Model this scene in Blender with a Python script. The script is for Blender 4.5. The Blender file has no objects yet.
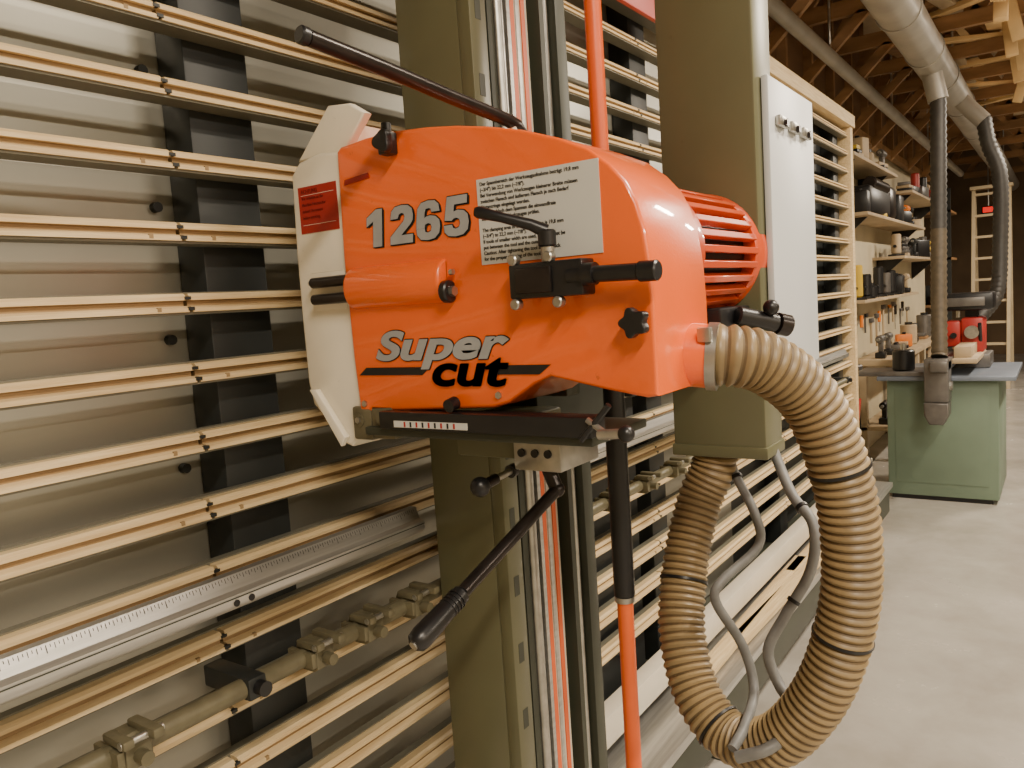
import bpy, bmesh, math, random
from mathutils import Vector, Matrix, noise
random.seed(4)
COL=bpy.context.scene.collection
# ------------------------------------------------------------------ materials
def mat(name,col,rough=.5,metal=0.,var=.12,scale=6.,bump=0.,bscale=60.,coat=0.,stretch=None,col2=None,spec=.5,grime=0.):
    m=bpy.data.materials.new(name);m.use_nodes=True
    nt=m.node_tree;N=nt.nodes;L=nt.links;b=N['Principled BSDF']
    b.inputs['Roughness'].default_value=rough;b.inputs['Metallic'].default_value=metal
    b.inputs['Coat Weight'].default_value=coat;b.inputs['Coat Roughness'].default_value=.05
    b.inputs['Specular IOR Level'].default_value=spec
    tc=N.new('ShaderNodeTexCoord');mp=N.new('ShaderNodeMapping');L.new(tc.outputs['Object'],mp.inputs[0])
    if stretch: mp.inputs['Scale'].default_value=stretch
    nz=N.new('ShaderNodeTexNoise');nz.inputs['Scale'].default_value=scale;nz.inputs['Detail'].default_value=6
    L.new(mp.outputs[0],nz.inputs['Vector'])
    rp=N.new('ShaderNodeValToRGB');rp.color_ramp.elements[0].position=.3;rp.color_ramp.elements[1].position=.7
    c2=col2 if col2 else tuple(c*(1-var) for c in col)
    c1=col if col2 else tuple(min(1,c*(1+var*.6)) for c in col)
    rp.color_ramp.elements[0].color=(*c2,1);rp.color_ramp.elements[1].color=(*c1,1)
    L.new(nz.outputs['Fac'],rp.inputs[0]);out=rp.outputs[0]
    if grime>0:
        n3=N.new('ShaderNodeTexNoise');n3.inputs['Scale'].default_value=38;n3.inputs['Detail'].default_value=9;n3.inputs['Roughness'].default_value=.7
        L.new(tc.outputs['Object'],n3.inputs['Vector'])
        r3=N.new('ShaderNodeValToRGB');r3.color_ramp.elements[0].position=.66;r3.color_ramp.elements[1].position=.72
        L.new(n3.outputs['Fac'],r3.inputs[0])
        mx=N.new('ShaderNodeMix');mx.data_type='RGBA';mu=N.new('ShaderNodeMath');mu.operation='MULTIPLY';mu.inputs[1].default_value=grime
        L.new(r3.outputs[0],mu.inputs[0]);L.new(mu.outputs[0],mx.inputs[0]);L.new(out,mx.inputs[6]);mx.inputs[7].default_value=(.05,.025,.012,1);out=mx.outputs[2]
    L.new(out,b.inputs['Base Color'])
    if bump>0:
        n2=N.new('ShaderNodeTexNoise');n2.inputs['Scale'].default_value=bscale;n2.inputs['Detail'].default_value=4
        L.new(mp.outputs[0],n2.inputs['Vector'])
        bp=N.new('ShaderNodeBump');bp.inputs['Strength'].default_value=bump;bp.inputs['Distance'].default_value=.01
        L.new(n2.outputs['Fac'],bp.inputs['Height']);L.new(bp.outputs[0],b.inputs['Normal'])
    return m
ORANGE=mat('orange_paint',(.88,.132,.009),.30,0,.10,4,.04,300,coat=.6,grime=.4)
ORANGE2=mat('orange_red_motor_paint',(.64,.075,.012),.32,0,.1,6,coat=.5)
RODOR=mat('orange_rod_paint',(.76,.12,.018),.4,0,.1,8)
WHITE=mat('cream_paint',(.80,.74,.60),.45,0,.10,9,grime=.3)
BLACK=mat('black_plastic',(.010,.010,.011),.35,0,.2,20)
BLKSTEEL=mat('black_steel',(.028,.022,.020),.28,.5,.3,30)
STEEL=mat('brushed_steel',(.46,.45,.41),.34,.9,.2,40)
ALU=mat('aluminium',(.54,.53,.50),.34,.8,.2,25,stretch=(.2,4,4))
OLIVE=mat('olive_paint',(.120,.118,.064),.36,0,.12,5,grime=.25)
OLIVED=mat('dark_olive_paint',(.04,.045,.03),.5,0,.2,5)
CLAMP=mat('olive_cast_clamp',(.14,.125,.075),.45,.2,.2,40)
POST=mat('dark_frame_steel',(.014,.017,.017),.5,0,.3,12)
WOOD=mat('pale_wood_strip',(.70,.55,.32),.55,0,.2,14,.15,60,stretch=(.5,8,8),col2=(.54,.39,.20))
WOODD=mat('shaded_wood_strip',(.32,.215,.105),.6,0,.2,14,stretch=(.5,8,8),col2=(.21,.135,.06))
CHAN=mat('slat_channel_metal',(.17,.16,.12),.45,.2,.15,8)
SHEET=mat('olive_grey_backing_sheet',(.37,.36,.305),.34,.45,.16,1.0,.06,1.0,stretch=(1,1,.5))
HOSE1=mat('tan_hose_ridge',(.275,.195,.093),.42,0,.28,14)
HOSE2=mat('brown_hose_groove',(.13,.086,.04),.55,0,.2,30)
GREY=mat('grey_cable_sheath',(.17,.17,.165),.5,0,.2,40)
SILV=mat('silver_letter',(.34,.35,.36),.35,.1,.15,20)
LABEL=mat('printed_label',(.58,.58,.54),.4,0,.06,8)
RED=mat('red_sticker',(.36,.016,.014),.4,0,.15,8)
DRED=mat('dark_red_print',(.14,.006,.005),.4,0,.15,8)
WHT=mat('white_panel',(.58,.60,.61),.4,0,.06,3)
YEL=mat('white_scale_strip',(.66,.61,.5),.4,0,.08,8)
# ------------------------------------------------------------------ builder
class B:
    def __init__(s,name,parent=None):
        s.name=name;s.bm=bmesh.new();s.mats=[];s.parent=parent
    def mi(s,m):
        if m not in s.mats:s.mats.append(m)
        return s.mats.index(m)
    def _fin(s,faces,m,smooth=False):
        i=s.mi(m)
        for f in faces:
            if f.is_valid:f.material_index=i;f.smooth=smooth
    def box(s,x0,x1,y0,y1,z0,z1,m,bev=0.,rot=None,seg=2):
        xs=sorted((x0,x1));ys=sorted((y0,y1));zs=sorted((z0,z1))
        P=[Vector((x,y,z)) for x in xs for y in ys for z in zs]
        if rot:
            c=sum(P,Vector())/8;P=[c+rot@(p-c) for p in P]
        v=[s.bm.verts.new(p) for p in P]
        F=[(0,1,3,2),(4,6,7,5),(0,4,5,1),(2,3,7,6),(0,2,6,4),(1,5,7,3)]
        fs=[s.bm.faces.new([v[i] for i in q]) for q in F]
        s._fin(fs,m)
        if bev>0:
            es=list({e for f in fs for e in f.edges})
            r=bmesh.ops.bevel(s.bm,geom=es,offset=bev,segments=seg,affect='EDGES',profile=.5)
            s._fin(r['faces'],m,True)
        return s
    def prism(s,pts,ax,lo,hi,m,bev=0.,seg=3,smooth=True):
        def mk(p,t):
            if ax=='X':return Vector((t,p[0],p[1]))
            if ax=='Y':return Vector((p[0],t,p[1]))
            return Vector((p[0],p[1],t))
        a=[s.bm.verts.new(mk(p,lo)) for p in pts];b=[s.bm.verts.new(mk(p,hi)) for p in pts]
        n=len(pts);fs=[s.bm.faces.new(a),s.bm.faces.new(b[::-1])]
        caps=fs[:]
        for i in range(n):
            j=(i+1)%n;fs.append(s.bm.faces.new([a[j],a[i],b[i],b[j]]))
        bmesh.ops.recalc_face_normals(s.bm,faces=fs)
        s._fin(fs,m,smooth)
        if bev>0:
            es=list({e for f in caps for e in f.edges})
            r=bmesh.ops.bevel(s.bm,geom=es,offset=bev,segments=seg,affect='EDGES',profile=.5)
            s._fin(r['faces'],m,True)
        return s
    def sweep(s,path,rad,m,n=16,cap=True,mfun=None):
        path=[Vector(p) for p in path];N=len(path)
        if not hasattr(rad,'__len__'):rad=[rad]*N
        T=[]
        for i in range(N):
            d=path[min(i+1,N-1)]-path[max(i-1,0)];
            T.append(d.normalized() if d.length>1e-9 else (T[-1] if T else Vector((0,0,1))))
        up=Vector((0,0,1)) if abs(T[0].z)<.9 else Vector((1,0,0))
        u=(up-T[0]*up.dot(T[0])).normalized();rings=[]
        for i in range(N):
            u=(u-T[i]*u.dot(T[i])).normalized();w=T[i].cross(u)
            rings.append([s.bm.verts.new(path[i]+(u*math.cos(2*math.pi*k/n)+w*math.sin(2*math.pi*k/n))*rad[i]) for k in range(n)])
        for i in range(N-1):
            mm=mfun(i) if mfun else m
            fs=[s.bm.faces.new([rings[i][k],rings[i][(k+1)%n],rings[i+1][(k+1)%n],rings[i+1][k]]) for k in range(n)]
            s._fin(fs,mm,True)
        if cap:
            s._fin([s.bm.faces.new(rings[0][::-1]),s.bm.faces.new(rings[-1])],m)
        return s
    def cyl(s,p0,p1,r,m,n=20,r2=None,ch=0.):
        p0=Vector(p0);p1=Vector(p1);r2=r if r2 is None else r2
        if ch>0:
            d=(p1-p0).normalized()*ch
            return s.sweep([p0,p0+d,p1-d,p1],[r-ch,r,r2,r2-ch],m,n)
        return s.sweep([p0,p1],[r,r2],m,n)
    def ball(s,c,r,m,sc=(1,1,1)):
        q=bmesh.ops.create_uvsphere(s.bm,u_segments=16,v_segments=10,radius=r,matrix=Matrix.Translation(c)@Matrix.Diagonal((*sc,1)))
        s._fin(list({f for v in q['verts'] for f in v.link_faces}),m,True);return s
    def star(s,c,ax,R,th,m,lobes=5):
        pts=[]
        for k in range(60):
            a=2*math.pi*k/60;r=R*(1+.16*math.cos(lobes*a))
            i=[0,1,2];i.remove('XYZ'.index(ax))
            pts.append((c[i[0]]+r*math.cos(a),c[i[1]]+r*math.sin(a)))
        t=c['XYZ'.index(ax)]
        return s.prism(pts,ax,t-th/2,t+th/2,m,bev=.002)
    def done(s):
        me=bpy.data.meshes.new(s.name);s.bm.normal_update();s.bm.to_mesh(me);s.bm.free()
        for m in s.mats:me.materials.append(m)
        me.set_sharp_from_angle(angle=math.radians(38))
        o=bpy.data.objects.new(s.name,me);COL.objects.link(o)
        if s.parent:o.parent=s.parent
        return o
def empty(name):
    e=bpy.data.objects.new(name,None);COL.objects.link(e);e.empty_display_size=.1;return e
def spline(pts,step):
    P=[Vector(p) for p in pts];P=[P[0]*2-P[1]]+P+[P[-1]*2-P[-2]];out=[]
    for i in range(1,len(P)-2):
        for k in range(24):
            t=k/24;a,b,c,d=P[i-1:i+3]
            out.append(.5*((2*b)+(c-a)*t+(2*a-5*b+4*c-d)*t*t+(3*b-a-3*c+d)*t**3))
    out.append(P[-2]);
    res=[out[0]];acc=0
    for i in range(1,len(out)):
        seg=(out[i]-out[i-1]);l=seg.length;p=0
        while acc+(l-p)>=step:
            p+=step-acc;res.append(out[i-1]+seg*(p/l));acc=0
        acc+=l-p
    return res
def text(name,body,y,z,size,m,parent,x=.8195,ext=.0006,sx=1.,bold=0.,shear=0.,align='LEFT',shift=((0,0),)):
    c=bpy.data.curves.new(name,'FONT');c.body=body;c.size=size;c.extrude=ext;c.offset=bold;c.shear=shear;c.align_x=align
    o=bpy.data.objects.new(name+'_tmp',c);COL.objects.link(o)
    bpy.context.view_layer.update()
    dg=bpy.context.evaluated_depsgraph_get();me=bpy.data.meshes.new_from_object(o.evaluated_get(dg))
    bpy.data.objects.remove(o)
    for v in me.vertices:
        px,py,pz=v.co;v.co=Vector((x-pz,y-px*sx,z+py))
    bm=bmesh.new()
    for (dy,dz) in shift:
        n0=len(bm.verts);bm.from_mesh(me);bm.verts.ensure_lookup_table()
        for v in bm.verts[n0:]:v.co.y+=dy;v.co.z+=dz
    bm.to_mesh(me);bm.free()
    me.materials.clear();me.materials.append(m)
    o=bpy.data.objects.new(name,me);COL.objects.link(o);o.parent=parent
# ------------------------------------------------------------------ camera
f=790.;phi=math.atan(79/790.);roll=math.atan(535/7940.);az=math.radians(35.2)
Fh=Vector((math.cos(az),math.sin(az),0));Rh=Vector((math.sin(az),-math.cos(az),0));Zv=Vector((0,0,1))
F2=Fh*math.cos(phi)-Zv*math.sin(phi);U2=Fh*math.sin(phi)+Zv*math.cos(phi)
eu=Rh*math.cos(roll)-U2*math.sin(roll)
ev=-(Rh*math.sin(roll))-U2*math.cos(roll)
# camera right axis and up axis
right=Rh*math.cos(roll)-U2*-math.sin(roll)*-1
cam=bpy.data.cameras.new('camera');co=bpy.data.objects.new('camera',cam);COL.objects.link(co)
M=Matrix((right,-ev,-F2)).transposed().to_4x4();M.translation=Vector((0,0,1.5))
co.matrix_world=M;cam.sensor_width=36;cam.lens=f/1024*36;cam.clip_start=.02
bpy.context.scene.camera=co
# ------------------------------------------------------------------ slat frame
fr=empty('panel_saw_frame')
X0,X1=-.7,5.05
joints=[.685,2.25,3.62]
b=B('slat_strips',fr)
for k in range(-10,9):
    zc=1.534+.103*k
    if zc<.42:continue
    segs=[X0]+joints+[X1]
    for i in range(len(segs)-1):
        a=segs[i]+(.003 if i else 0);c=segs[i+1]-(.003 if i<len(segs)-2 else 0)
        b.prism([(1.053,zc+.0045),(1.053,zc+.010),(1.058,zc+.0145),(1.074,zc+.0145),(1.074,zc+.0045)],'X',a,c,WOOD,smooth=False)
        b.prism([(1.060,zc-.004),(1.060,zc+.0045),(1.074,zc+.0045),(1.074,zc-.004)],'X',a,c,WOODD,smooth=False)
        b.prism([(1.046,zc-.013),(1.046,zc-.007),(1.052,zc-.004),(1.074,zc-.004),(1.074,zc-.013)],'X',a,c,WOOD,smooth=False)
    b.box(X0,X1,1.050,1.090,zc-.0165,zc-.0132,CHAN)
    b.box(X0,X1,1.0742,1.090,zc-.0132,zc+.017,CHAN)
    for j in joints:
        for s_ in (-.05,.05):
            if random.random()<.6:
                b.box(j+s_-.003,j+s_+.003,1.0455,1.06,zc-.011,zc-.005,WOODD)
        b.box(j-.005,j+.005,1.0447,1.0525,zc-.0105,zc-.0055,POST)
        b.box(j-.005,j+.005,1.0517,1.0585,zc+.0055,zc+.010,POST)
b.done()
b=B('posts_and_dark_gap_box',fr)
for xa in (-.55,.745,2.28,3.65,4.88):
    b.box(xa,xa+.115,1.091,1.16,.0,2.42,POST,.003)
    for k in range(-11,9,2):
        z=1.534+.103*k+.05
        b.cyl((xa-.03,1.162,z),(xa-.03,1.15,z),.008,POST,10)
b.box(X0,X1,1.091,1.16,.18,.30,OLIVED,.004)
b.box(1.40,2.2,1.10,1.16,.3,1.36,POST,.003)  # no post: dark box added behind the slats so lower gaps read black
b.done()
b=B('backing_sheet',fr)
b.box(X0,3.2,1.162,1.17,.3,2.42,SHEET)
b.box(3.2,X1,1.162,1.17,.3,2.42,POST)
b.done()
b=B('top_rail',fr)
b.box(1.36,X1+.08,1.02,1.10,2.40,2.47,WOOD,.003)
b.box(X0,1.36,1.04,1.10,2.40,2.46,OLIVED,.003)
b.box(X1,X1+.06,1.03,1.16,0,2.40,WOOD,.003)
b.done()
b=B('support_ledge',fr)
b.box(X0,X1,.84,1.06,.27,.30,ALU,.003)
b.box(X0,X1,.95,1.0,.36,.44,YEL,.003)
b.box(X0,X1,.86,1.06,.12,.27,OLIVED,.004)
for x in (-.5,.8,2.3,3.7,4.7): b.box(x,x+.12,.90,1.3,0,.12,OLIVED,.004)
b.done()
ru=empty('aluminium_measuring_rule')
b=B('rule_profile',ru)
for (a,c) in ((X0,1.045),(1.34,4.5)):
    b.prism([(.958,1.100),(.952,1.108),(.952,1.122),(.962,1.126),(.970,1.146),(.985,1.146),(.985,1.100)],'X',a,c,ALU,smooth=False)
    b.box(a,c,.951,.9522,1.117,1.1185,OLIVED)
    b.box(a,c,.985,1.045,1.108,1.116,ALU)
b.done()
b=B('rule_scale',ru)
for i in range(int((1.04-X0)/.005)):
    x=X0+i*.005
    h=.010 if i%10==0 else (.007 if i%2==0 else .004)
    yb,zb,yt,zt=.962,1.126,.970,1.146
    t0=.9;t1=t0-h/.022
    p=[(x,yb+(yt-yb)*t0-.0006,zb+(zt-zb)*t0),(x+.0009,yb+(yt-yb)*t0-.0006,zb+(zt-zb)*t0),(x+.0009,yb+(yt-yb)*t1-.0006,zb+(zt-zb)*t1),(x,yb+(yt-yb)*t1-.0006,zb+(zt-zb)*t1)]
    fc=b.bm.faces.new([b.bm.verts.new(q) for q in p]);b._fin([fc],BLACK)
for x in (.645,.67,-.2,.1):
    b.cyl((x,.9525,1.110),(x,.951,1.110),.005,BLACK,14)
b.done()
sr=empty('stop_rail')
b=B('rail_tube',sr)
zr=.985;yr=.955
b.cyl((X0,yr,zr),(4.5,yr,zr),.0145,CLAMP,20)
for x in (-.5,.64,1.5,2.9,4.4):
    b.box(x,x+.03,yr-.018,1.045,zr-.016,zr+.016,POST,.003)
    b.cyl((x+.017,yr,zr),(x+.017,yr-.033,zr+.0),.011,BLACK,14)
b.done()
def stop(x,i):
    b=B('flip_stop_%d'%i,sr)
    b.prism([(yr-.024,zr-.018),(yr-.024,zr+.012),(yr-.012,zr+.022),(yr+.018,zr+.022),(yr+.024,zr+.01),(yr+.024,zr-.018),(yr+.01,zr-.024),(yr-.014,zr-.024)],'X',x-.018,x+.018,CLAMP,.003)
    b.box(x-.027,x-.012,yr-.04,yr+.01,zr+.016,zr+.028,CLAMP,.003)
    b.box(x+.006,x+.021,yr-.05,yr+.012,zr+.018,zr+.031,CLAMP,.003)
    b.cyl((x-.028,yr-.032,zr+.022),(x+.028,yr-.032,zr+.022),.005,STEEL,12)
    b.cyl((x,yr-.022,zr-.004),(x,yr-.042,zr-.004),.009,CLAMP,14)
    b.box(x-.030,x-.020,yr-.028,yr+.028,zr-.012,zr+.012,CLAMP,.002)
    b.done()
for i,x in enumerate((.475,.775,.885,1.0,1.55,1.75,1.95,2.15,2.35,3.0)): stop(x,i+1)
# ------------------------------------------------------------------ beam
bc=empty('saw_beam')
b=B('beam_column',bc)
b.box(1.05,1.33,.80,.930,.22,2.75,OLIVE,.003)
b.box(1.05,1.095,.775,.80,.22,2.75,OLIVE,.002)
b.box(1.108,1.125,.782,.80,.22,2.75,OLIVED)
b.box(1.30,1.335,.765,.80,.22,2.75,OLIVED,.002)
b.box(1.255,1.27,.772,.80,.22,2.75,OLIVED)
b.box(1.03,1.36,.76,.96,.10,.22,OLIVED,.004)
b.done()
b=B('guide_rails',bc)
b.cyl((1.14,.785,.22),(1.14,.785,2.75),.011,STEEL,16)
b.cyl((1.285,.785,.22),(1.285,.785,2.75),.010,STEEL,16)
b.box(1.16,1.17,.778,.80,.22,2.75,ALU)
b.done()
b=B('scale_strip',bc)
b.box(1.175,1.235,.786,.80,.22,2.75,YEL)
for xa in (1.180,1.214): b.box(xa,xa+.012,.784,.787,.22,2.75,RODOR)
b.box(1.197,1.206,.784,.787,.22,2.75,ALU)
b.done()
b=B('beam_slots',bc)
for i in range(20):
    z=.4+i*.12
    b.box(1.065,1.08,.7745,.7765,z,z+.035,OLIVED)
b.done()
lr=empty('lifting_rod')
b=B('rod',lr);b.cyl((1.14,.603,.12),(1.14,.603,2.8),.0135,RODOR,24);
b.cyl((1.14,.603,.995),(1.14,.603,1.004),.0165,STEEL,24)
b.box(1.10,1.18,.575,.76,.10,.13,OLIVED,.003)
b.box(1.10,1.18,.58,.80,2.76,2.80,OLIVED,.003);b.done()
b=B('rod_sleeve',lr);b.cyl((1.14,.603,1.004),(1.14,.603,1.40),.0175,BLACK,24,ch=.002);b.done()
# ------------------------------------------------------------------ carriage
ca=empty('saw_carriage')
b=B('carriage_plate',ca)
b.box(.99,1.03,.60,.765,1.36,1.70,OLIVED,.004)
b.box(1.03,1.34,.70,.76,1.38,1.68,OLIVED,.006)
b.box(.93,1.06,.655,.768,1.275,1.335,OLIVE,.004)
b.box(1.06,1.345,.70,.764,1.28,1.38,OLIVED,.004)
b.box(.92,1.03,.575,.655,1.262,1.312,STEEL,.003)
for y in (.595,.617,.64): b.cyl((.9205,y,1.288),(.917,y,1.288),.006,BLACK,14)
b.cyl((1.345,.74,1.33),(1.42,.74,1.33),.008,STEEL,14);b.box(1.42,1.47,.71,.77,1.30,1.36,BLACK,.004)
b.cyl((1.43,.73,1.36),(1.43,.73,1.375),.006,STEEL,10)
b.done()
b=B('lower_lever',ca)
p0=Vector((1.0,.635,1.216));p1=Vector((.69,.665,1.085));d=(p1-p0).normalized()
b.cyl((1.0,.635,1.216),(1.0,.66,1.275),.011,BLKSTEEL)
b.ball(p0,.0125,BLKSTEEL)
b.cyl(p0,p0+d*.26,.0095,BLKSTEEL,18)
g0=p0+d*.235;pp=[g0+d*t for t in (0,.004,.01,.035,.06,.085,.095,.1)]
b.sweep(pp,[.010,.013,.0125,.0135,.015,.0155,.014,.009],BLACK,20)
b.cyl(pp[-1],pp[-1]+d*.002,.006,STEEL,12)
for t in (.012,.018,.024,.030): b.cyl(g0+d*t,g0+d*(t+.002),.0145,BLACK,20)
b.done()
b=B('lock_lever',ca)
b.cyl((.865,.672,1.250),(.985,.668,1.262),.005,STEEL,12)
b.cyl((.862,.672,1.249),(.895,.671,1.253),.008,BLKSTEEL,14)
b.ball((.860,.673,1.249),.0145,BLACK)
b.cyl((.93,.670,1.256),(.94,.670,1.257),.010,BLACK,14)
b.done()
b=B('upper_lever',ca)
pts=spline([(1.06,.70,1.70),(1.05,.69,1.745),(1.02,.675,1.762),(.98,.668,1.768),(.86,.675,1.782),(.74,.682,1.797),(.63,.69,1.81)],.01)
b.sweep(pts,[.0095]*len(pts),BLKSTEEL,18)
b.cyl(pts[-1],pts[-1]+Vector((-.012,.001,.0015)),.0105,BLACK,18,ch=.002)
b.cyl((.99,.668,1.765),(1.0,.668,1.74),.006,YEL,12)
b.done()
# ------------------------------------------------------------------ saw head
sh=empty('circular_saw_head')
out=[(.860,1.735),(.852,1.741),(.80,1.745),(.74,1.7445),(.69,1.740),(.64,1.733),(.59,1.723),(.54,1.710),(.49,1.692),(.45,1.673),(.424,1.652),(.405,1.630),(.393,1.605),(.385,1.575),(.380,1.535),(.378,1.49),(.378,1.386),(.392,1.384),(.445,1.393),(.52,1.409),(.545,1.400),(.585,1.375),(.61,1.368),(.857,1.357),(.862,1.44),(.865,1.584)]
b=B('orange_housing',sh);b.prism(out,'X',.82,.985,ORANGE,bev=.005,seg=4);
b.box(.96,.99,.43,.60,1.43,1.64,ORANGE,.01)
b.done()
b=B('white_blade_guard',sh)
gw=[(.84,1.735),(.905,1.742),(.950,1.735),(.969,1.718),(.974,1.60),(.975,1.50),(.974,1.40),(.966,1.365),(.930,1.335),(.902,1.306),(.889,1.302),(.872,1.316),(.862,1.35),(.84,1.37)]
b.prism(gw,'X',.826,.97,WHITE,bev=.006)
b.prism([(.962,1.738),(.886,1.808),(.842,1.803),(.812,1.784),(.842,1.755),(.86,1.735)],'X',.835,.852,WHITE,bev=.004)
b.prism([(.895,1.742),(.865,1.78),(.842,1.775),(.86,1.735)],'X',.852,.93,WHITE,bev=.004)
b.prism([(.960,1.39),(.945,1.39),(.889,1.318),(.900,1.304)],'X',.815,.826,WHITE,bev=.002)
b.done()
b=B('warning_sticker',sh);b.box(.8250,.8262,.872,.955,1.628,1.697,RED)
b.box(.8246,.8251,.878,.949,1.684,1.6845,WHITE);b.box(.8246,.8251,.878,.949,1.640,1.6405,WHITE);b.done()
for i,l in enumerate(['ACHTUNG','Vor Arbeiten an der','Maschine Netzstecker','ziehen! Disconnect','before servicing.']):
    text('sticker_line_%d'%(i+1),l,.948,1.687-i*.0095,.0085 if i==0 else .0068,DRED,sh,x=.8246,ext=.0002,sx=.85)
b=B('guide_barrel',sh)
prof=[]
for k in range(17):
    a=math.pi*k/16;prof.append((.030*math.cos(a),.024*math.sin(a)))
b.prism([(.824-q,1.538+p) for p,q in prof],'Y',.672,.852,ORANGE,bev=.005)
for z in (1.552,1.527):
    b.cyl((.812,.85,z),(.812,.925,z),.008,BLKSTEEL,16)
b.cyl((.812,.672,1.523),(.812,.660,1.523),.015,BLACK,18,ch=.002);b.cyl((.812,.66,1.523),(.812,.654,1.523),.007,STEEL,6)
b.cyl((.812,.66,1.548),(.812,.654,1.548),.004,STEEL,8)
b.cyl((.812,.925,1.552),(.812,.932,1.552),.004,STEEL,10)
b.done()
b=B('guard_slot_plate',sh);b.box(.8245,.827,.870,.945,1.510,1.568,WHITE,.002);b.done()
b=B('instruction_label',sh);b.box(.8188,.8202,.437,.612,1.553,1.660,LABEL);b.done()
lines=["Der Spannbereich der Werkzeugaufnahme beträgt 19,8 mm","(~3/4\") bis 22,2 mm (~7/8\").","Bei Verwendung von Werkzeugen kleinerer Breite müssen","zwischen Flansch und äußerem Flansch je nach Bedarf","Distanzringe eingelegt werden.","Achtung: Nach dem Spannen die einwandfreie","Befestigung des Werkzeuges prüfen.","","The clamping area of the tool location is 19,8 mm","(~3/4\") to 22,2 mm (~7/8\").","If tools of smaller width are used, spacers must be","put between the tool and the outer flange.","Caution: After tightening the tool always check","for the proper clamping of the tool."]
for i,l in enumerate(lines):
    if l: text('label_line_%d'%(i+1),l,.607,1.6515-i*.0072,.0064,BLACK,sh,x=.8185,ext=.0002,bold=.00010,sx=.93)
G1=[(.28,0),(.60,0),(.60,1),(.38,1),(.04,.80),(.04,.56),(.28,.69)]
G2=[(0,0),(.78,0),(.78,.22),(.38,.22),(.70,.48),(.77,.58),(.78,.72),(.74,.88),(.6,.98),(.38,1.0),(.15,.97),(.03,.86),(0,.66),(.26,.66),(.29,.76),(.38,.80),(.47,.77),(.50,.69),(.46,.58),(0,.2)]
HO=[(.27,.31),(.29,.22),(.38,.19),(.48,.22),(.51,.31),(.48,.40),(.38,.43),(.29,.40)]
G6=[(.76,.70),(.72,.88),(.60,.98),(.38,1),(.15,.96),(.03,.82),(0,.5),(0,.312)]+[(.27,.312)]+HO[:0:-1]+[(.27,.308),(0,.308),(.03,.15),(.15,.03),(.38,0),(.62,.03),(.75,.15),(.78,.32),(.75,.48),(.62,.59),(.45,.62),(.32,.60),(.26,.56),(.27,.70),(.30,.79),(.39,.81),(.47,.79),(.50,.70)]
G5=[(.72,1),(.09,1),(.02,.42),(.25,.40),(.31,.45),(.40,.46),(.49,.42),(.52,.31),(.48,.22),(.38,.19),(.29,.22),(.26,.30),(0,.30),(.03,.13),(.15,.03),(.38,0),(.62,.03),(.75,.14),(.78,.33),(.74,.52),(.62,.62),(.44,.65),(.30,.62),(.32,.79),(.72,.79)]
H=.0515;W=.053
def digits(name,m,x,shifts):
    b=B(name,sh)
    for i,g in enumerate((G1,G2,G6,G5)):
        y0=.815-i*.0480
        for (dy,dz) in shifts:
            pts=[(y0-(px*W+py*H*.10)+dy,1.5935+py*H+dz) for px,py in g]
            b.prism(pts,'X',x,x+.0006,m,smooth=False)
    b.done()
e=.0014
digits('model_number_outline',BLACK,.8190,[(e,0),(-e,0),(0,e),(0,-e),(e*.7,e*.7),(-e*.7,-e*.7),(e*.7,-e*.7),(-e*.7,e*.7),(-.003,-.002)])
digits('model_number',SILV,.8180,[(0,0)])
e=.0013;SHF=tuple((e*math.cos(a*math.pi/4),e*math.sin(a*math.pi/4)) for a in range(8))
text('logo_super_outline','Super',.815,1.4345,.056,BLACK,sh,x=.8190,ext=.0003,sx=1.70,bold=.0018,shear=.3,shift=SHF)
text('logo_super','Super',.815,1.4345,.056,SILV,sh,x=.8180,ext=.0004,sx=1.70,bold=.0018,shear=.3)
e=.0011;SHF=tuple((e*1.6*math.cos(a*math.pi/4),e*math.sin(a*math.pi/4)) for a in range(8))
text('logo_cut','cut',.714,1.3985,.060,BLACK,sh,x=.8176,ext=.0004,sx=1.62,bold=.0009,shear=.22,shift=SHF)
b=B('logo_stripes',sh)
b.prism([(.850,1.412),(.835,1.423),(.72,1.423),(.72,1.418),(.728,1.412)],'X',.8185,.8199,BLACK)
b.prism([(.605,1.424),(.518,1.424),(.535,1.412),(.605,1.412)],'X',.8185,.8199,BLACK);b.done()
b=B('clamp_bracket',sh)
b.box(.79,.822,.450,.552,1.506,1.548,BLACK,.003)
b.box(.785,.79,.49,.54,1.512,1.542,BLKSTEEL,.002)
for (y,z) in ((.545,1.553),(.495,1.553),(.545,1.500),(.485,1.500)):
    b.cyl((.80,y,z),(.788,y,z),.0068,STEEL,14,ch=.0015)
b.cyl((.795,.47,1.529),(.795,.372,1.527),.0095,BLACK,18)
b.cyl((.795,.382,1.527),(.795,.358,1.5265),.0115,BLACK,18,ch=.002)
b.cyl((.795,.45,1.529),(.795,.435,1.529),.013,BLACK,18)
b.done()
b=B('clamp_lever',sh)
b.cyl((.80,.50,1.548),(.80,.50,1.575),.008,STEEL,14)
b.cyl((.80,.50,1.565),(.80,.50,1.585),.011,BLACK,16,ch=.002)
b.sweep([(.80,.50,1.583),(.79,.515,1.592),(.775,.545,1.603),(.765,.572,1.612),(.763,.576,1.613)],[.0085,.007,.006,.0075,.005],BLACK,14)
b.done()
b=B('star_knob',sh);b.cyl((.822,.397,1.471),(.81,.397,1.471),.008,BLACK);b.star((.803,.394,1.471),'X',.0155,.014,BLACK);b.done()
b=B('wing_knob',sh)
b.box(.80,.82,.740,.760,1.712,1.742,BLACK,.003);b.star((.797,.746,1.728),'X',.014,.012,BLACK,3)
b.cyl((.81,.75,1.735),(.81,.75,1.754),.007,BLACK);b.done()
b=B('housing_bolts',sh)
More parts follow.
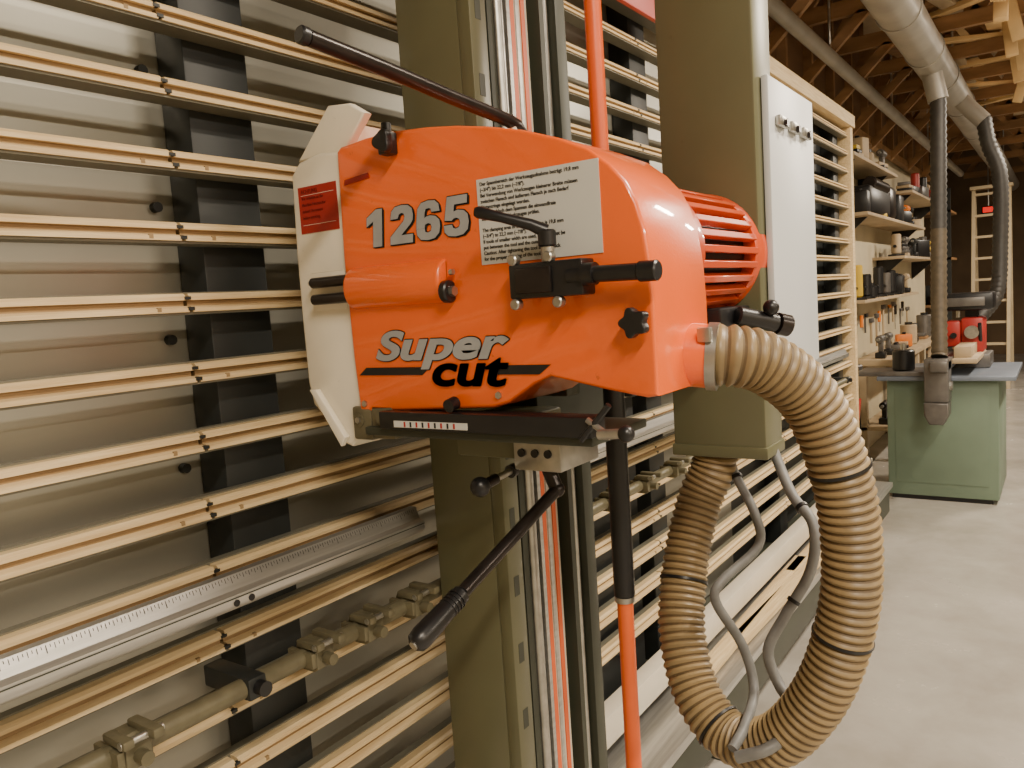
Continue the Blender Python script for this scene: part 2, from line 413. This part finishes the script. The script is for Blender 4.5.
for (y,z) in ((.60,1.385),(.845,1.37),):
    b.cyl((.822,y,z),(.817,y,z),.005,STEEL,6)
b.prism([(.848,1.686),(.846,1.693),(.80,1.697),(.798,1.690)],'X',.818,.822,RED)
b.cyl((.815,.67,1.375),(.80,.67,1.372),.009,BLACK,14)
b.done()
b=B('scoring_unit_strip',sh)
b.box(.80,.835,.455,.80,1.337,1.362,BLACK,.002)
b.box(.7985,.8005,.64,.77,1.341,1.350,LABEL)
for i in range(9): b.box(.798,.7986,.66+i*.011,.663+i*.011,1.342,1.349,BLACK if i%2 else RED)
b.box(.81,.96,.46,.84,1.325,1.337,OLIVED,.002)
b.box(.82,.86,.79,.835,1.318,1.368,CLAMP,.003)
b.cyl((.815,.812,1.35),(.83,.812,1.35),.010,CLAMP,14)
b.cyl((.826,.86,1.345),(.818,.86,1.345),.010,CLAMP,14);b.cyl((.818,.86,1.345),(.815,.86,1.345),.005,STEEL,6)
b.box(.82,.84,.835,.875,1.315,1.365,CLAMP,.004)
b.cyl((.79,.44,1.345),(.79,.41,1.347),.006,STEEL,12);b.ball((.79,.405,1.347),.010,BLACK)
b.cyl((.80,.46,1.36),(.80,.43,1.34),.004,STEEL,8)
b.cyl((.80,.43,1.378),(.80,.47,1.335),.004,BLACK,8)
b.done()
mc=(.487,1.558)
mo=B('motor_core',sh);mo.cyl((.985,*mc),(1.32,*mc),.076,BLACK,32);mo.done()
b=B('motor_cowl',sh)
b.sweep([(.985,*mc),(1.015,*mc),(1.025,*mc)],[.095,.097,.094],ORANGE2,48)
b.sweep([(1.235,*mc),(1.242,*mc),(1.32,*mc),(1.348,*mc),(1.356,*mc)],[.094,.0985,.0985,.092,.075],ORANGE2,48)
for k in range(28):
    a=2*math.pi*k/28
    c=Vector((1.130,mc[0]+.090*math.cos(a),mc[1]+.090*math.sin(a)))
    b.box(c.x-.115,c.x+.115,c.y-.0070,c.y+.0070,c.z-.0048,c.z+.0048,ORANGE2,.001,rot=Matrix.Rotation(a,3,'X'),seg=1)
b.done()
b=B('motor_terminal',sh)
b.box(1.12,1.25,.41,.50,1.445,1.475,BLACK,.004)
b.cyl((1.17,.405,1.462),(1.22,.36,1.445),.014,BLACK,16,ch=.003)
b.cyl((1.22,.36,1.445),(1.235,.348,1.44),.017,BLKSTEEL,16)
b.ball((1.20,.362,1.470),.012,BLACK)
b.done()
b=B('hose_outlet',sh)
b.cyl((.930,.40,1.425),(.943,.362,1.42),.040,ORANGE,28)
b.cyl((.943,.364,1.42),(.946,.352,1.419),.0425,STEEL,28)
b.box(.902,.912,.345,.362,1.44,1.458,STEEL,.002)
b.done()
# ------------------------------------------------------------------ hose
ho=empty('dust_extraction_hose')
hp=[(.943,.375,1.421),(.955,.338,1.419),(.985,.305,1.405),(1.03,.268,1.358),(1.056,.243,1.279),(1.072,.230,1.177),(1.080,.237,1.064),(1.082,.273,.944),(1.090,.34,.848),(1.112,.415,.818),(1.137,.48,.86),(1.178,.52,.945),(1.231,.530,1.047),(1.275,.52,1.139),(1.292,.498,1.20),(1.293,.49,1.26)]
st=.0021;pth=spline(hp,st);ph=6
rads=[]
for i in range(len(pth)):
    w=.5+.5*math.cos(2*math.pi*i/ph);rads.append(.0352+.0040*w**.8)
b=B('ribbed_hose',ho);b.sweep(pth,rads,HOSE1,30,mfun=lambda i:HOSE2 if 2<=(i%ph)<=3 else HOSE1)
b.done()
b=B('hose_straps',ho)
for fr_ in (.20,.38,.62,.80):
    i=int(fr_*len(pth));b.sweep([pth[i],pth[i+2]],[.0405,.0405],BLACK,28)
b.done()
ce=empty('power_cable')
b=B('grey_cable_short',ce)
c1=spline([(1.305,.47,1.26),(1.303,.469,1.20),(1.262,.418,1.129),(1.252,.412,1.08),(1.181,.448,1.04),(1.168,.456,1.009),(1.187,.422,.935),(1.170,.40,.875),(1.08,.385,.862),(1.03,.39,.845)],.01)
b.sweep(c1,.0078,GREY,12);b.done()
b=B('grey_cable_long',ce)
c2=spline([(1.30,.405,1.26),(1.30,.394,1.225),(1.261,.357,1.168),(1.232,.318,1.13),(1.222,.322,1.061),(1.193,.354,.995),(1.172,.376,.942),(1.165,.360,.895),(1.12,.32,.872),(1.045,.335,.862),(1.03,.385,.838)],.01)
b.sweep(c2,.0085,GREY,12);b.done()
b=B('cable_ties',ce)
for c,i in ((c1,8),(c2,14),(c2,30)): b.sweep([c[i],c[i]+(c[i+1]-c[i])*.6],[.0105,.0105],BLACK,12)
b.done()
# ------------------------------------------------------------------ column + cabinet
dc=empty('extraction_duct_column')
b=B('duct_box',dc)
b.box(1.25,1.340,.392,.550,1.235,2.9,OLIVE,.004)
b.box(1.247,1.343,.389,.553,1.225,1.245,OLIVE,.003)
b.box(1.27,1.335,.55,.80,2.3,2.36,OLIVED,.003)
b.done()
wc=empty('switch_cabinet')
b=B('cabinet_door',wc)
b.box(1.280,1.545,.379,.391,1.36,1.83,WHT,.003)
b.box(1.345,1.545,.391,.45,1.36,1.83,WHT,.003)
for x in (1.31,1.38,1.45): b.box(x,x+.05,.369,.379,1.755,1.772,STEEL,.003);b.cyl((x+.02,.369,1.76),(x+.02,.364,1.76),.006,BLKSTEEL,12)
b.done()
rs=empty('red_header_sign')
b=B('board',rs);b.box(1.75,2.45,.985,1.0,2.30,2.52,mat('red_paint',(.45,.025,.012),.4),.003);b.done()
wo=empty('wood_offcuts')
b=B('sticks',wo)
for (x,y,z,l,a) in ((2.2,.90,.33,1.2,.05),(2.5,.86,.33,1.0,-.1),(3.2,.9,.33,1.0,.03),(3.6,.87,.36,.9,.12)):
    b.box(x,x+l,y,y+.05,z-.02,z+.01,WOOD,.003,rot=Matrix.Rotation(a*.3,3,'Z'))
b.done()
# ------------------------------------------------------------------ room
def concrete():
    m=mat('polished_concrete',(.47,.445,.40),.30,0,.2,.9,.03,4,col2=(.33,.31,.275))
    nt=m.node_tree;N=nt.nodes;L=nt.links;b=N['Principled BSDF'];src=b.inputs['Base Color'].links[0].from_socket
    tc=[n for n in N if n.type=='TEX_COORD'][0]
    n=N.new('ShaderNodeTexNoise');n.inputs['Scale'].default_value=3.0;n.inputs['Detail'].default_value=7;n.inputs['Roughness'].default_value=.6;n.inputs['Distortion'].default_value=.2
    L.new(tc.outputs['Object'],n.inputs['Vector'])
    r=N.new('ShaderNodeValToRGB');r.color_ramp.elements[0].position=.32;r.color_ramp.elements[0].color=(.66,.64,.60,1);r.color_ramp.elements[1].position=.60;r.color_ramp.elements[1].color=(1,1,1,1)
    L.new(n.outputs['Fac'],r.inputs[0])
    mx=N.new('ShaderNodeMix');mx.data_type='RGBA';mx.blend_type='MULTIPLY';mx.inputs[0].default_value=.6
    L.new(src,mx.inputs[6]);L.new(r.outputs[0],mx.inputs[7]);L.new(mx.outputs[2],b.inputs['Base Color'])
    mr=N.new('ShaderNodeMapRange');mr.inputs[3].default_value=.12;mr.inputs[4].default_value=.36
    L.new(n.outputs['Fac'],mr.inputs[0]);L.new(mr.outputs[0],b.inputs['Roughness'])
    return m
CONC=concrete()
def room(name,x0,x1,y0,y1,z0,z1,m):
    b=B(name);b.box(x0,x1,y0,y1,z0,z1,m);return b.done()
CREAM=mat('cream_wall_paint',(.50,.43,.29),.7,0,.15,2)
DWALL=mat('brown_far_wall',(.17,.11,.06),.8,0,.25,2)
DECK=mat('plywood_deck',(.17,.09,.04),.7,0,.3,2,stretch=(1,4,1))
LUM=mat('rafter_lumber',(.30,.165,.07),.65,0,.3,4,stretch=(4,1,4))
LUM2=mat('fresh_lumber',(.72,.50,.24),.6,0,.25,4)
PINE=mat('pine_shelf',(.42,.32,.20),.6,0,.2,4)
room('floor',-4,17,-6,5,-.1,0,CONC)
room('wall_back',-4,11.2,1.45,1.55,0,4.0,CREAM)
room('wall_far',17,17.1,-6,5,0,4.0,DWALL)
room('wall_return',11.1,11.2,1.55,5,0,4,DWALL)
room('wall_right',-4,17,-6.1,-6,0,4,CREAM)
room('wall_left',-4.1,-4,-6,1.55,0,4,CREAM)
room('ceiling',-4,17,-6,5,3.95,4.05,DECK)
b=B('trim_1');b.box(1.5,11.15,1.425,1.449,2.72,3.95,DECK)
x=2.
while x<11: b.box(x,x+.045,1.37,1.425,2.72,3.72,LUM);x+=.6
b.box(1.5,11.15,1.36,1.425,2.66,2.72,LUM);b.done()
rt=empty('roof_trusses')
b=B('joists',rt)
x=-3.5
while x<17:
    b.box(x,x+.045,-5.98,1.36 if x<11 else 4.9,3.72,3.95,LUM);x+=.41
b.done()
b=B('truss_members',rt)
for x in (4.3,5.1,5.9,6.7,7.5,8.4,9.4,10.4,11.6,13,15):
    b.box(x,x+.045,-4.9,1.36,3.04,3.13,LUM)
    y=1.35;s_=1
    while y>-2:
        y2=y-.42
        a,c=((3.12,3.74) if s_>0 else (3.74,3.12))
        b.prism([(y,a),(y-.09,a),(y2-.09,c),(y2,c)],'X',x+.045,x+.085,LUM)
        y=y2;s_=-s_
    if x<11:b.prism([(1.36,2.62),(1.36,2.70),(.98,3.06),(.92,3.04)],'X',x,x+.04,LUM)
b.done()
lb=empty('stored_lumber')
b=B('boards',lb)
for i in range(54):
    x=4.0+random.random()*4.4;y=.12+random.random()*.95;z=3.15+.040*(i%11)
    b.box(x,x+.6+random.random()*1.5,y,y+random.uniform(.04,.17),z,z+random.uniform(.02,.035),random.choice([LUM2,LUM2,LUM2,PINE,LUM]),.003,rot=Matrix.Rotation(random.uniform(-.30,.30),3,'Z')@Matrix.Rotation(random.uniform(-.06,.06),3,'Y'))
for i in range(12):   # short ends lying across, poking between the chords
    x=4.5+i*.42
    b.box(x,x+.07,.12+random.random()*.3,.75+random.random()*.35,3.135,3.165,LUM2,.003,rot=Matrix.Rotation(random.uniform(-.7,.7),3,'Z'))
for i in range(9):
    x=4.9+i*.42
    b.box(x,x+.045,.22+.04*(i%2),.29+.04*(i%2),2.86,3.12,LUM2,.003,rot=Matrix.Rotation(random.uniform(-.5,.5),3,'Y')@Matrix.Rotation(random.uniform(-.5,.5),3,'X'))
b.done()
DUCT=mat('galvanised_duct',(.34,.32,.28),.42,.3,.2,5)
dd=empty('ceiling_dust_duct')
b=B('main_pipe',dd)
b.cyl((2.2,.70,2.86),(15,.70,2.86),.105,DUCT,28)
for x in (3.4,4.6,5.5,6.3,7.4,8.8,10.4): b.cyl((x,.70,2.86),(x+.04,.70,2.86),.112,DUCT,28)
b.cyl((5.8,.70,2.80),(5.8,.66,2.60),.06,DUCT,20)
b.cyl((7.0,.70,2.86),(7.0,.50,2.62),.06,DUCT,20)
for x in (4,7,10,13): b.cyl((x,.70,2.95),(x,.70,3.75),.008,STEEL,8)
b.done()
pp2=empty('conduit_pipe')
b=B('pipe',pp2);b.cyl((1.5,1.12,2.80),(12,1.12,2.80),.04,DUCT,18)
for x in (3,5,7,9): b.cyl((x,1.12,2.80),(x,1.12,3.75),.008,STEEL,8)
b.done()
BH=mat('black_flex_hose',(.035,.032,.028),.5,0,.3,30)
BRH=mat('brown_flex_hose',(.09,.07,.045),.5,0,.3,30)
def flex(name,pts,r,m,m2):
    e=empty(name);b=B('ribs',e);p=spline(pts,.02)
    b.sweep(p,[r*(1 if i%2 else .88) for i in range(len(p))],m,16,mfun=lambda i:m if i<len(p)*.5 else m2);b.done();return e
flex('flexible_hose',[(5.8,.66,2.64),(5.8,.662,2.4),(5.79,.665,1.9),(5.75,.665,1.4),(5.70,.66,1.05),(5.68,.66,.98)],.050,BH,BRH)
flex('flexible_hose',[(7.0,.50,2.64),(7.0,.47,2.45),(7.0,.40,2.2),(7.0,.40,1.7),(6.95,.42,1.35),(6.8,.52,1.18),(6.68,.60,1.08)],.055,BH,BH)
GREEN=mat('green_machine_paint',(.155,.215,.155),.5,0,.15,3,grime=.3)
IRON=mat('cast_iron',(.15,.14,.13),.4,.5,.25,14)
BLUE=mat('blue_grey_top',(.17,.20,.25),.35,.2,.15,5)
RP=mat('red_machine_paint',(.36,.025,.02),.4,grime=.4)
js=empty('sander_cabinet')
b=B('cabinet_body',js)
b.box(5.85,6.6,.345,1.0,.03,.82,GREEN,.008);b.box(5.87,6.58,.38,.98,0,.03,BLACK)
b.box(5.845,5.85,.40,.95,.12,.76,GREEN,.001);
b.box(5.78,6.7,.25,1.05,.82,.85,BLUE,.004)
b.box(5.78,6.1,.72,1.18,.851,.88,IRON,.004);b.done()
b=B('sander_arm',js)
b.box(5.60,5.76,.60,.74,.70,.98,IRON,.01)
b.box(5.55,6.5,.60,.70,.90,.97,IRON,.01)
b.prism([(.60,.70),(.60,.62),(.63,.56),(.71,.56),(.74,.62),(.74,.70)],'X',5.58,5.74,IRON,.01)
b.cyl((5.68,.585,.80),(5.68,.60,.80),.03,STEEL,20)
b.cyl((5.9,.90,.88),(5.9,.90,1.02),.07,BLACK,20,ch=.01);b.cyl((5.9,.90,1.02),(5.9,.90,1.06),.02,STEEL,12)
b.box(5.8,6.5,.46,.60,.93,.96,PINE,.003);b.box(5.9,6.5,.50,.60,.96,1.03,PINE,.003)
b.done()
rm=empty('red_bench_machine')
b=B('machine',rm)
b.box(6.3,6.6,.42,.70,.85,.95,IRON,.01)
b.box(6.32,6.58,.46,.60,.95,1.20,RP,.02)
b.box(6.30,6.5,.60,.70,1.0,1.18,RP,.015)
b.cyl((6.28,.53,1.10),(6.31,.53,1.10),.045,STEEL,20);b.cyl((6.28,.64,1.08),(6.31,.64,1.08),.02,BLACK,20)
b.cyl((6.26,.48,1.16),(6.34,.48,1.02),.012,BLACK,10)
b.box(6.3,6.6,.40,.75,1.25,1.37,BLACK,.02);b.box(6.42,6.5,.5,.58,1.20,1.27,BLACK)
b.box(6.28,6.3,.45,.70,1.28,1.34,IRON,.004)
b.cyl((6.4,.62,1.20),(6.4,.62,1.27),.015,STEEL,10)
b.done()
# wall shelving with tools
ws=empty('wall_shelves')
b=B('shelf_boards',ws)
SH=((5.9,7.6,2.36),(6.3,9.2,1.98),(7.9,10.4,1.68),(8.4,10.6,2.30))
for (a,c,z) in SH:
    b.box(a,c,1.18,1.45,z,z+.025,PINE,.002)
    for x in (a+.2,c-.25): b.prism([(1.45,z),(1.22,z),(1.45,z-.2)],'X',x,x+.02,BLACK)
b.box(6.5,9.2,1.25,1.45,1.33,1.355,PINE,.002)
b.done()
th=empty('hand_tools')
YT=mat('yellow_tool_plastic',(.60,.40,.03),.45);TEAL=mat('teal_tool_case',(.03,.12,.13),.45);OT=mat('orange_tool_plastic',(.75,.20,.02),.4)
cols=[BLACK,BLACK,BLACK,POST,OT,IRON,YT,TEAL,IRON,PINE,BLACK,IRON,RP,LUM]
def tool(b,x,y,z):
    m=random.choice(cols);k=random.randrange(5);w=random.uniform(.08,.28);h=random.uniform(.05,.24)
    R_=Matrix.Rotation(random.uniform(-.5,.5),3,'Z')
    if k==0:
        b.box(x,x+w,y,y+.14,z,z+h,m,.012,rot=R_);b.box(x+w*.3,x+w*.7,y+.05,y+.08,z+h,z+h+.02,BLACK,.005)
    elif k==1:
        b.box(x,x+.09,y+.02,y+.1,z,z+.05,BLACK,.008);b.box(x+.03,x+.07,y+.04,y+.08,z+.05,z+.14,m,.01);b.cyl((x-.02,y+.06,z+.16),(x+.12,y+.06,z+.16),.032,m,14,ch=.005);b.cyl((x-.07,y+.06,z+.16),(x-.02,y+.06,z+.16),.012,STEEL,10)
    elif k==2:
        b.cyl((x+w/2,y+.07,z),(x+w/2,y+.07,z+h),w*.28,m,16,ch=.008);b.cyl((x+w/2,y+.07,z+h),(x+w/2,y+.07,z+h+.025),w*.13,BLACK,12)
    elif k==3:
        b.cyl((x+w/2,y+.07,z),(x+w/2,y+.07,z+.02),.07,BLACK,18);b.cyl((x+w/2,y+.07,z+.02),(x+w/2,y+.07,z+h+.06),.042,m,16,ch=.01);b.cyl((x+w/2-.08,y+.07,z+.09),(x+w/2+.08,y+.07,z+.09),.014,BLACK,10)
    else:
        for j in range(random.randrange(2,5)): b.box(x,x+w,y+.01*j,y+.13,z+j*.03,z+j*.03+.028,random.choice(cols),.003,rot=Matrix.Rotation(random.uniform(-.15,.15),3,'Z'))
    return x+w+random.uniform(.0,.16)
b=B('tools',th)
for (a,c,z) in SH:
    x=a+.08
    while x<c-.25:x=tool(b,x,1.2,z+.026)
x=6.55
while x<9:x=tool(b,x,1.26,1.356)
b.box(6.5,7.3,1.19,1.40,2.006,2.22,BLACK,.03);b.cyl((6.6,1.22,2.24),(7.2,1.22,2.24),.05,BLKSTEEL,16,ch=.01);b.box(6.45,6.55,1.2,1.35,2.006,2.14,IRON,.01)
b.box(7.3,7.6,1.19,1.38,2.006,2.28,BLKSTEEL,.04)
for i in range(14):
    x=6.6+i*.21+random.uniform(-.06,.06);z=1.22+random.uniform(-.08,.05);l=random.uniform(.06,.22);m=random.choice([BLACK,IRON,BLACK,OT,BLKSTEEL])
    k=random.randrange(3)
    if k==0:
        b.cyl((x,1.388,z-l-.1),(x,1.388,z),.010,PINE,8);b.box(x-.05,x+.05,1.37,1.398,z-.02,z+.02,IRON,.004)
    elif k==1:
        b.cyl((x,1.388,z-l),(x,1.388,z-.05),.005,STEEL,8);b.cyl((x,1.388,z-.05),(x,1.388,z+.05),.014,m,10,ch=.003)
    else:
        b.box(x,x+.02,1.385,1.398,z-l,z,IRON);b.box(x,x+l*.6,1.38,1.398,z-.02,z+.01,m,.002)
b.done()
cc=empty('extension_cord_coil')
b=B('coil',cc)
for j in range(5):
    r=.11+.006*j;b.sweep([(6.2+r*math.cos(t*math.pi/16),1.41-.012*j,1.62+r*1.25*math.sin(t*math.pi/16)) for t in range(33)],.008,OT,8,cap=False)
b.cyl((6.2,1.45,1.75),(6.2,1.33,1.76),.012,STEEL,8)
c3=spline([(5.75,1.43,1.9),(5.8,1.40,1.6),(5.85,1.42,1.3),(5.72,1.40,1.0),(5.6,1.41,.7)],.03);b.sweep(c3,.009,BLACK,8)
b.done()
wb=empty('workbench')
b=B('bench',wb)
b.box(7.0,10.5,1.12,1.44,.80,.85,PINE,.004)
for x in (7.05,8.3,9.4,10.3): b.box(x,x+.08,1.14,1.2,0,.80,PINE,.003);b.box(x,x+.08,1.36,1.42,0,.80,PINE,.003)
b.box(7.05,10.4,1.14,1.42,.25,.28,PINE,.002)
x=7.1
while x<10.1:
    x=tool(b,x,1.2,.852)
x=7.2
while x<10:
    x=tool(b,x,1.2,.282)
b.done()
stl=empty('workshop_stool')
b=B('stool',stl)
b.cyl((6.1,1.31,.86),(6.1,1.31,.90),.11,IRON,24,ch=.008)
for a in range(4):
    aa=math.pi/4+a*math.pi/2;b.cyl((6.1+.07*math.cos(aa),1.31+.07*math.sin(aa),.86),(6.1+.12*math.cos(aa),1.31+.12*math.sin(aa),0),.013,BLKSTEEL,10)
b.sweep([(6.1+.11*math.cos(t*.3142),1.31+.11*math.sin(t*.3142),.25) for t in range(21)],.009,BLKSTEEL,8)
b.done()
lc=empty('clutter_bin')
b=B('bin',lc)
b.prism([(1.12,0),(1.36,0),(1.40,.32),(1.08,.32)],'X',5.28,5.62,IRON,.01)
for i in range(16):
    x=5.32+random.random()*.25;y=1.14+random.random()*.2
    b.cyl((x,y,.1),(x+random.uniform(-.08,.08),y+random.uniform(-.08,.03),.42+random.random()*.35),.012,random.choice([RP,LUM2,BLACK,STEEL,PINE]),8)
b.done()
LD=mat('ladder_yellow_wood',(.50,.40,.25),.5)
la=empty('step_ladder')
b=B('ladder',la)
for y in (.60,1.0):
    b.prism([(11.9,0),(11.98,0),(12.38,2.6),(12.30,2.6)],'Y',y-.02,y+.02,LD)
    b.prism([(12.9,0),(12.97,0),(12.42,2.6),(12.36,2.6)],'Y',y-.02,y+.02,LD)
for i in range(9):
    z=.28+i*.28;x=11.92+z*.155
    b.box(x,x+.09,.6,1.0,z,z+.03,LD)
b.box(12.26,12.45,.56,1.04,2.6,2.64,LD)
b.done()
ex=empty('exit_sign')
em=bpy.data.materials.new('red_exit_glow');em.use_nodes=True
pb=em.node_tree.nodes['Principled BSDF'];pb.inputs['Base Color'].default_value=(.8,.02,.02,1);pb.inputs['Emission Color'].default_value=(1,.02,.01,1);pb.inputs['Emission Strength'].default_value=.8
b=B('sign_box',ex);b.box(14.0,14.06,.86,1.04,2.38,2.50,BLACK,.005);b.box(13.995,14.0,.88,1.02,2.40,2.48,em);b.cyl((14.03,.95,2.50),(14.03,.95,3.72),.01,STEEL,8);b.done()
sk=empty('storage_rack')
b=B('rack',sk)
for y in (1.2,2.2): b.box(11.6,11.66,y,y+.06,0,2.6,POST)
for z in (.5,1.1,1.7,2.3):
    b.box(11.6,12.3,1.2,2.26,z,z+.03,LUM)
    for j in range(4): b.box(11.65,12.1,1.25+j*.25,1.43+j*.25,z+.03,z+.2+.08*(j%3),random.choice(cols),.01)
b.done()
# ------------------------------------------------------------------ lights
def area(name,loc,sx,sy,p,col=(1,.86,.68),up=0):
    l=bpy.data.lights.new(name,'AREA');l.shape='RECTANGLE';l.size=sx;l.size_y=sy;l.energy=p;l.color=col
    e=empty('fluorescent_light');o=bpy.data.objects.new(name,l);COL.objects.link(o);o.location=loc;o.parent=e
    b=B('fixture_'+name,e);b.box(loc[0]-sx/2-.03,loc[0]+sx/2+.03,loc[1]-sy/2-.03,loc[1]+sy/2+.03,loc[2]+.01,loc[2]+.08,WHT,.005);b.done()
    if up:  # upward-facing lamp added to brighten the ceiling and stored boards
        l2=bpy.data.lights.new(name+'_ceiling_fill','AREA');l2.shape='RECTANGLE';l2.size=sx;l2.size_y=sy;l2.energy=up;l2.color=col
        o2=bpy.data.objects.new(name+'_ceiling_fill',l2);COL.objects.link(o2);o2.location=(loc[0],loc[1],loc[2]+.10);o2.rotation_euler=(math.pi,0,0);o2.parent=e
area('tube_a',(-.8,-1.2,3.3),1.2,.16,130)
area('tube_b',(2.0,-.8,3.3),1.2,.16,115)
area('tube_c',(4.8,-.8,3.0),1.2,.16,115,up=45)
area('tube_d',(7.6,-.8,3.0),1.2,.16,130,up=45)
area('tube_e',(11,-.8,3.0),1.2,.16,130,up=30)
area('rear_fill_f',(-.8,-4.4,3.3),1.2,.16,190)  # unseen fill lamp added far back, lights the backing sheet at a lower angle
area('rear_fill_g',(2.2,-4.4,3.3),1.2,.16,140)  # second added rear fill for the sheet behind the slats
w=bpy.data.worlds.new('world');bpy.context.scene.world=w;w.use_nodes=True
w.node_tree.nodes['Background'].inputs[0].default_value=(1,.85,.66,1);w.node_tree.nodes['Background'].inputs[1].default_value=.1
